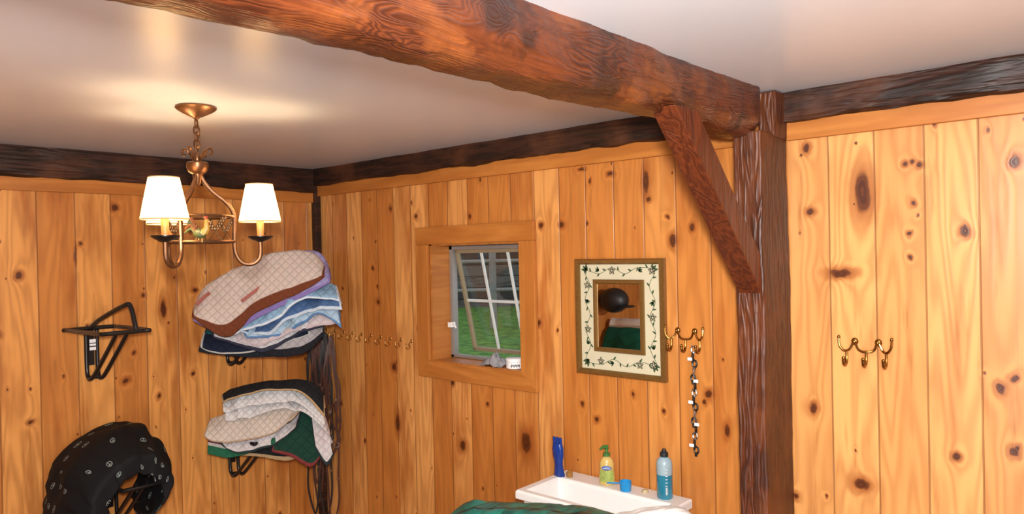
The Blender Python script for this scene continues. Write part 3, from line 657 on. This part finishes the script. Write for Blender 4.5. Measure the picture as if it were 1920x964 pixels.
mb=MB(); mb.ell((-.002,0,.0),.004,.008,.010); mb.tube([(-.003,0,0),(-.014,0,-.004),(-.020,0,-.018),(-.012,0,-.030),(-.022,0,-.038),(-.036,0,-.030),(-.040,0,-.012)],.0028,7,sm=5); mb.ell((-.040,0,-.010),.0045,.0045,.0045)
SB=simple("small_brass",(.60,.36,.12),.25,1.0,var=.1)
hk0=None
for i in range(10):
    y=-.07-i*.083
    if hk0 is None: hk0=mb.obj("wall_hook",SB,label="small brass cup hook in a row on pine wall",cat="hook",group="row of small brass hooks"); hk0.location=(-.001,y,1.475)
    else: c=hk0.copy(); COL.objects.link(c); c.location=(-.001,y,1.475-.002*i)
sc=empty("snap_chain",(-.03,-2.40,1.17),label="string of small metal halter snaps with white price tags",cat="chain")
z=.365; k=0
while z>.0:
    mb=MB(); tw=.9 if k%2 else .1; ax=Vector((math.sin(tw),math.cos(tw),0)); xo=.004*math.sin(k*2.1)
    c=Vector((0,xo,z)); mb.tube([c+ax*.009*math.cos(q)+Vector((0,0,.013*math.sin(q))) for q in [2*math.pi*i/12 for i in range(12)]],.0032,6,True); mb.tube([c+ax*.0+Vector((0,0,-.008)),c+ax*.002+Vector((0,0,-.022))],.005,6)
    mb.obj("snap",DKBRONZE if k%3 else STEEL,parent=sc)
    if k%3==1:
        mb=MB(); t0=c+Vector((-.005,.004 if k%2 else -.018,-.008)); mb.box(t0.x-.001,t0.x,t0.y-.004,t0.y+.014,t0.z-.007,t0.z+.004); mb.obj("tag",TAG,parent=sc,smooth=False)
    z-=.026; k+=1
# ------------------------------------------------------------------ mirror
MO=Vector((-.002,-2.075,1.40)); mr=empty("framed_mirror",MO,label="rectangular mirror in gold frame with cream floral border",cat="mirror")
def rectframe(y0,y1,z0,z1,w,x0,x1):
    mb=MB()
    prof=[(0,x1),(0,x0*.7+x1*.3),(w*.25,x0),(w*.7,x0),(w,x0*.6+x1*.4),(w,x1)]
    n=len(prof);vs=[]
    for (cy,cz,sy,sz) in ((y0,z0,1,1),(y1,z0,-1,1),(y1,z1,-1,-1),(y0,z1,1,-1)):
        for q,x in prof: vs.append((x,cy+sy*q,cz+sz*q))
    fs=[(i*n+k,i*n+k+1,((i+1)%4)*n+k+1,((i+1)%4)*n+k) for i in range(4) for k in range(n-1)]
    mb.add(vs,fs); return mb
h=.465
rectframe(-.205,.205,0,h,.022,-.028,0).obj("outer_frame",GOLD,parent=mr,smooth=False)
rectframe(-.116,.116,.095,.383,.018,-.026,-.006).obj("inner_frame",GOLD,parent=mr,smooth=False)
mb=MB(); mb.box(-.010,-.002,-.19,.19,.015,.45); pn=mb.obj("border_panel",CREAM,parent=mr,smooth=False)
mb=MB(); mb.box(-.0155,-.0105,-.10,.10,.11,.368); mb.obj("glass",MIRR,parent=mr,smooth=False)
mb=MB(); X=-.0108
def disc(c,ry,rz,an,m,n=10):
    vs=[]
    for k in range(n):
        q=2*math.pi*k/n; y=ry*math.cos(q); z=rz*math.sin(q)*(1-.35*math.cos(q)); vs.append((X-.0004*m,c[0]+y*math.cos(an)-z*math.sin(an),c[1]+y*math.sin(an)+z*math.cos(an)))
    mb.add(vs,[tuple(range(n))],m)
def flower(c,s):
    for k in range(5): q=k*2*math.pi/5+.3; disc((c[0]+s*.6*math.cos(q),c[1]+s*.6*math.sin(q)),s*.5,s*.30,q,1)
    for k in range(5): q=k*2*math.pi/5+.3; disc((c[0]+s*.6*math.cos(q),c[1]+s*.6*math.sin(q)),s*.30,s*.16,q,2)
    disc(c,s*.22,s*.22,0,3)
def bud(c,s,an):
    for k in (-.6,0,.6): disc((c[0]+s*.5*math.cos(an+k),c[1]+s*.5*math.sin(an+k)),s*.55,s*.22,an+k,0)
per=[(-.150,.06),(-.150,.12),(-.150,.18),(-.150,.24),(-.150,.30),(-.150,.36),(-.150,.418),(-.09,.418),(-.03,.418),(.03,.418),(.09,.418),(.150,.418),(.150,.36),(.150,.30),(.150,.24),(.150,.18),(.150,.12),(.150,.055),(.09,.055),(.03,.055),(-.03,.055),(-.09,.055)]
vine=[]
for i,(y,z) in enumerate(per):
    s=.012*(1 if i%2 else -1)
    vine.append((X,y+(s if abs(y)>.14 else 0),z+(s if abs(y)<=.14 else 0)))
sp=cr(vine,8,True)
mb.flatn=(-1,0,0); mb.tube(sp,.001,cyc=True,flat=(.0009,.0003),m=0)
for i in range(0,len(sp),4):
    p=sp[i]; q=sp[(i+1)%len(sp)]; an=math.atan2(q.z-p.z,q.y-p.y); sd=1 if (i//4)%2 else -1; a2=an+sd*.9
    disc((p.y+.008*math.cos(a2),p.z+.008*math.sin(a2)),.009,.0035,a2,0)
for i,(y,z) in enumerate(per):
    if i%3==0: flower((y,z),.016)
    elif i%3==1: bud((y*1.02,z),.018,i*1.3)
for (y,z,a_) in ((-.15,.418,2.3),(.15,.418,.8),(-.15,.06,-2.3),(.15,.055,-.8)): bud((y,z),.027,a_)
mb.obj("floral_pattern",[GREEN,INK,simple("taupe_ink",(.30,.29,.18),.5),CREAM],parent=mr,smooth=False)
# ------------------------------------------------------------------ bridles in the corner
def bridle(x,y,z,L,seed,mat,lab,sc_=1.0):
    random.seed(seed); b=empty("bridle",(x,y,z-L),label=lab,cat="bridle",group="leather bridles hanging in the corner")
    j=lambda s:random.uniform(-s,s); AX=Vector((.66,-.75,0))
    def loop(w,top,bot,off,name,wd=.008,dpt=.0):
        w*=sc_
        mb=MB(); mb.flatn=(-.7,-.7,0); up=Vector((0,0,1)); dp=Vector((-.6,-.6,0))*(.01+abs(off)*.4+dpt)
        pts=[AX*off+up*(L-top)]
        n=6
        for i in range(1,n+1): t=i/(n+1); pts.append(AX*(off-w*math.sin(t*math.pi*.8+.2)+j(.010))+up*(L-top-(bot-top)*t)+dp)
        pts.append(AX*(off+j(.010))+up*(L-bot)+dp)
        for i in range(n,0,-1): t=i/(n+1); pts.append(AX*(off+w*math.sin(t*math.pi*.8+.2)+j(.010))+up*(L-top-(bot-top)*t)+dp)
        mb.tube(pts,.01,cyc=True,flat=(wd,.0020),sm=5); return mb.obj(name,mat,parent=b)
    loop(.030,0,L*.62,0,"headstall",.0055); loop(.014,.01,L*.48,.010,"cheek_strap",.0042,.01)
    loop(.030,.04,L*.98,-.008,"reins",.0050,.015); loop(.032,L*.35,L*.60,.004,"noseband",.005,.02)
    for s in (-.022,.022):
        mb=MB(); c=AX*s+Vector((-.03,-.03,L*.45))
        mb.tube([c+AX*.016*math.cos(q)+Vector((0,0,.016*math.sin(q))) for q in [2*math.pi*k/16 for k in range(16)]],.0026,6,True); mb.obj("bit_ring",STEEL,parent=b)
    mb=MB(); mb.tube([AX*-.02+Vector((-.03,-.03,L*.45)),AX*.02+Vector((-.03,-.03,L*.44))],.0035,6); mb.obj("mouthpiece",STEEL,parent=b)
    for k in range(3): mb=MB(); c=AX*(.025*(-1)**k)+Vector((-.03,-.03,L*(.28+.2*k))); mb.box(c.x-.005,c.x+.005,c.y-.003,c.y+.003,c.z-.007,c.z+.007); mb.obj("buckle",STEEL,parent=b)
bridle(-.050,-.055,1.47,1.00,1,LEATH,"brown leather bridle with reins hanging from a hook")
bridle(-.050,-.120,1.47,1.08,2,LEATHB,"dark leather bridle with steel bit hanging in corner",1.1)
bridle(-.085,-.085,1.45,.85,3,LEATH,"brown leather bridle looped over another bridle",.9)
bridle(-.075,-.035,1.46,1.05,4,LEATHB,"black leather bridle with long reins",1.0)
bridle(-.045,-.175,1.45,1.10,5,LEATH,"long brown leather halter with buckles",1.25)
# ------------------------------------------------------------------ sink and things on it
SX0,SX1,SY0,SY1,SZ=-.335,-.012,-2.375,-1.795,.985
sk=empty("utility_sink",((SX0+SX1)/2,-2.09,0),label="white plastic utility sink on legs against pine wall",cat="sink"); SO=(-.1735,-2.09,0)
mb=MB(); ix0,ix1,iy0,iy1=SX0+.028,SX1-.095,SY0+.035,SY1-.035
def ring(x0,x1,y0,y1,z): return [(x0,y0,z),(x1,y0,z),(x1,y1,z),(x0,y1,z)]
R_=[ring(SX0+.05,SX1-.0,SY0+.03,SY1-.03,.70),ring(SX0+.03,SX1,SY0+.015,SY1-.015,SZ-.035),ring(SX0,SX1,SY0,SY1,SZ-.035),ring(SX0,SX1,SY0,SY1,SZ-.006),ring(SX0+.005,SX1,SY0+.005,SY1-.005,SZ),ring(ix0,ix1,iy0,iy1,SZ),ring(ix0+.006,ix1-.006,iy0+.006,iy1-.006,SZ-.012),ring(ix0+.04,ix1-.03,iy0+.04,iy1-.04,.74)]
vs=[p for r in R_ for p in r]; fs=[(i*4+k,i*4+(k+1)%4,(i+1)*4+(k+1)%4,(i+1)*4+k) for i in range(len(R_)-1) for k in range(4)]+[(28,29,30,31),(3,2,1,0)]
mb.add(vs,fs); mb.obj("basin",WHITEP,SO,sk,False,.006)
for (x,y) in ((SX0+.07,SY0+.06),(SX1-.04,SY0+.06),(SX0+.07,SY1-.06),(SX1-.04,SY1-.06)):
    mb=MB(); mb.tube([(x,y,0.002),(x,y,.71)],.018,10); mb.obj("leg",ALU,SO,sk)
SG=NT("amber_liquid_soap").P(col=(.58,.40,.12),rough=.12,spec=.6,coat=.5)
mb=MB(); mb.lathe([(.024,0),(.030,.004),(.031,.03),(.027,.06),(.028,.085),(.020,.102),(.012,.108),(.012,.112)],(0,0,0),28,sx=.72)
soap=mb.obj("soap_dispenser",SG,label="amber liquid hand soap bottle with green pump and label",cat="soap bottle"); soap.location=(-.068,-2.040,SZ); soap.rotation_euler=(0,0,.55)
mb=MB(); mb.lathe([(.014,.112),(.014,.124),(.006,.126),(.006,.140)],(0,0,0),16); mb.tube([(0,0,.140),(0,0,.148),(-.010,.012,.150),(-.022,.024,.144)],[.009,.009,.006,.004],8); mb.obj("pump",simple("green_pump_plastic",(.05,.15,.03),.35),parent=soap)
mb=MB(); n=10; rows=[[(-.72*.0318*math.cos(q),-.0318*math.sin(q),z) for q in [(-55+110*k/n)*math.pi/180 for k in range(n+1)]] for z in (.016,.032,.048,.060)]
mb.grid(rows); mb.obj("label_sticker",simple("soap_label",(.30,.36,.08),.5,var=.6,scale=70),parent=soap)
def text(body,size,mat,parent,loc,rot,name="lettering"):
    cu=bpy.data.curves.new(name,'FONT'); cu.body=body; cu.size=size; cu.align_x='CENTER'; cu.align_y='CENTER'; cu.extrude=.0002
    t=bpy.data.objects.new("tmp",cu); link(t); bpy.context.view_layer.update()
    me=bpy.data.meshes.new_from_object(t.evaluated_get(bpy.context.evaluated_depsgraph_get())); bpy.data.objects.remove(t)
    me.materials.clear(); me.materials.append(mat); o=link(bpy.data.objects.new(name,me)); o.parent=parent; o.location=loc; o.rotation_euler=rot; return o
mb=MB(); mb.ell((-.0225,0,.070),.003,.020,.009); mb.obj("emblem",simple("blue_label_oval",(.02,.08,.30),.4),parent=soap)
text("softsoap",.009,TAG,soap,(-.0265,0,.070),(math.pi/2,0,-math.pi/2))
mb=MB(); mb.lathe([(.020,0),(.021,.002),(.023,.036),(.021,.036),(.019,.005),(.001,.004)],(0,0,0),24)
cup=mb.obj("plastic_cup",simple("bright_blue_plastic",(.02,.27,.60),.3,var=.05),label="small bright blue plastic measuring cup",cat="cup"); cup.location=(-.085,-2.135,SZ)
mb=MB(); mb.tube([(-.016,.016,.030),(-.035,.036,.031),(-.05,.05,.033)],.003,6); mb.obj("handle",simple("bright_blue_handle",(.02,.27,.60),.3),parent=cup)
mb=MB(); mb.lathe([(.026,0),(.029,.004),(.029,.125),(.026,.140),(.014,.150),(.014,.152)],(0,0,0),28)
bt=mb.obj("shampoo_bottle",simple("teal_bottle",(.02,.20,.30),.2,var=.25,scale=14,coat=.4),label="translucent teal shampoo bottle with grey shoulder and black cap",cat="bottle"); bt.location=(-.062,-2.290,SZ)
mb=MB(); mb.lathe([(.0293,.088),(.0293,.125),(.0263,.140),(.0145,.1505)],(0,0,0),28,cap=False); mb.obj("shoulder_label",simple("pale_grey_label",(.30,.40,.44),.3),parent=bt)
mb=MB(); mb.lathe([(.015,.152),(.015,.166),(.010,.170),(.006,.180)],(0,0,0),18); mb.obj("cap",INK,parent=bt)
mb=MB()
for i in range(9):
    q=math.radians(225); c=Vector((.0295*math.cos(q),.0295*math.sin(q),.02+i*.003)); mb.box(c.x-.005,c.x+.005,c.y-.002,c.y+.002,c.z,c.z+.0014)
for i in range(6):
    q=math.radians(225); c=Vector((.0290*math.cos(q),.0290*math.sin(q),.050+i*.012)); mb.box(c.x-.005+.001*(i%2),c.x+.005,c.y-.003,c.y+.003,c.z,c.z+.002)
mb.obj("lettering",TAG,parent=bt,smooth=False)
mb=MB(); BLU=simple("cobalt_blue_plastic",(.006,.035,.22),.2,var=.3,coat=.4)
mb.lathe([(.024,0),(.026,.006),(.023,.02),(.020,.045),(.021,.065),(.026,.085),(.027,.115),(.022,.135)],(0,0,0),14,sx=.6)
for s in (-.015,0,.015): mb.tube([(0,s,.130),(0,s*1.1,.148),(0,s*1.05,.160)],.0065,6)
bb=mb.obj("grooming_brush",BLU,label="cobalt blue plastic brush handle standing upright on sink",cat="brush"); bb.location=(-.095,-1.826,SZ); bb.rotation_euler=(0,-.06,0)
mb=MB(); mb.lathe([(.012,0),(.013,.003),(.013,.020),(.006,.024),(.006,.03)],(0,0,0),14); bo=mb.obj("small_bottle",simple("amber_small_bottle",(.30,.14,.03),.3),label="tiny amber bottle on the sink ledge",cat="bottle"); bo.location=(-.082,-1.868,SZ)
mb=MB(); mb.lathe([(.013,0),(.014,.004),(.010,.012),(.004,.014)],(0,0,0),14); bo=mb.obj("sink_plug",simple("tan_plug",(.5,.38,.2),.4),label="small round tan stopper on the sink deck",cat="plug"); bo.location=(-.06,-2.205,SZ)
mb=MB(); mb.box(-.92,-.345,-2.62,-1.62,.002,.80); tk=mb.obj("tack_trunk",TRIMX,org=(-.63,-2.1,0),smooth=False,bevel=.01,label="low pine tack trunk holding folded blankets",cat="trunk")
mb=MB(); mb.box(-.93,-.342,-2.63,-1.61,.76,.805); mb.obj("lid",TRIMX,org=(-.63,-2.1,0),parent=tk,smooth=False,bevel=.006)
def mound(name,c,ax,La,Lb,hf,zb,mat,lab,cat,amp=.012,sharp=4,seed=0,th=.006,freq=9):
    ax=Vector(ax).normalized(); bx=Vector((ax.y,-ax.x,0)); rows=[];uvs=[]; nA,nB=90,40
    for i in range(nA+1):
        a=(i/nA*2-1); row=[]; uu=[]
        for j in range(nB+1):
            b=(j/nB*2-1); e_=max(0,1-abs(b)**sharp)**.5*max(0,1-abs(a)**8)**.5
            P=Vector(c)+ax*a*La*(1-.03*abs(b))+bx*b*Lb
            w=noise.fractal(Vector((a*La*freq+seed,b*Lb*freq,seed)),.8,2,3)*amp+abs(noise.noise(Vector((a*La*freq*2.5+b*4,b*2,seed))))*amp*.7
            P.z=zb+(hf(a)-zb)*e_+w*e_; row.append(P); uu.append((a,b))
        rows.append(row);uvs.append(uu)
    mb=MB(); mb.grid(rows,uvs=uvs); o=mb.obj(name,mat,org=(c[0],c[1],zb),label=lab,cat=cat)
    o.modifiers.remove(o.modifiers[0]); s=o.modifiers.new("s",'SOLIDIFY'); s.thickness=th; return o
N=NT("green_nylon_quilt"); p=N.sep(N.tc('UV')); st=N.m('ABSOLUTE',N.m('SINE',N.m('MULTIPLY',N.m('ADD',p[0],N.m('MULTIPLY',p[1],.35)),16.)))
nz=N.noise(N.tc('Object'),16,3,.5)[0]; N.bump(N.m('ADD',N.m('POWER',st,.4),nz),.5,.010)
cc=N.mix(N.ss(nz,.3,.7),(.005,.070,.055),(.014,.17,.125)); cc=N.mix(N.m('LESS_THAN',N.m('ABSOLUTE',N.m('SUBTRACT',p[1],.18)),.04),cc,(.004,.006,.008))
NYL=N.P(col=cc,rough=.34,spec=.5)
def hgt(a):
    x=[(-1,.99),(-.85,1.03),(-.6,1.045),(0,1.035),(.5,1.018),(1,.975)]
    for (a0,h0),(a1,h1) in zip(x,x[1:]):
        if a<=a1: t=(a-a0)/(a1-a0); return h0+(h1-h0)*t
    return .96
mound("horse_blanket",(-.535,-2.085,0),(.62,-.78,0),.37,.14,hgt,.806,NYL,"shiny teal green quilted horse blanket folded on a trunk","blanket",seed=2,amp=.008)
mb=MB(); mb.tube([(-.725,-2.055,.99),(-.735,-2.07,1.03),(-.71,-2.10,1.045),(-.68,-2.14,1.03),(-.68,-2.15,.98)],.008,8,sm=4); mb.obj("carry_strap",INK,org=(-.71,-2.10,.98),label="black webbing strap loop lying on green blanket",cat="strap")
mound("towel",(-.425,-2.455,0),(.75,-.66,0),.17,.07,lambda a:1.082-.02*a*a,.806,simple("white_terry_cloth",(.70,.66,.62),.9,bump=.6,scale=90),"white terry towel folded on the trunk beside the sink","towel",seed=6,amp=.006)
# ------------------------------------------------------------------ lights
def area(name,loc,target,size,energy,col):
    l=bpy.data.lights.new(name,'AREA'); l.size=size; l.energy=energy; l.color=col; l.shape='DISK'
    o=link(bpy.data.objects.new(name,l)); o.location=loc; o.rotation_euler=(Vector(target)-Vector(loc)).to_track_quat('-Z','Y').to_euler(); return o
area("flash_light",(-2.45,-3.70,2.02),(-.5,-1.9,1.95),.14,96,(1,.98,.96))
area("room_fill_light",(-2.6,-3.9,2.36),(-2.2,-3.2,0),1.1,20,(1,.97,.94))  # added fill under the ceiling behind the camera, not a real fixture
area("bounce_fill_light",(-2.9,-3.6,.9),(-1.0,-1.6,2.4),1.2,30,(.93,.96,1))  # added unseen fill aimed up, stands in for light bounced onto the ceiling
w=bpy.data.worlds.new("world"); scene.world=w; w.use_nodes=True; w.node_tree.nodes['Background'].inputs[0].default_value=(.80,.88,1,1); w.node_tree.nodes['Background'].inputs[1].default_value=1.0
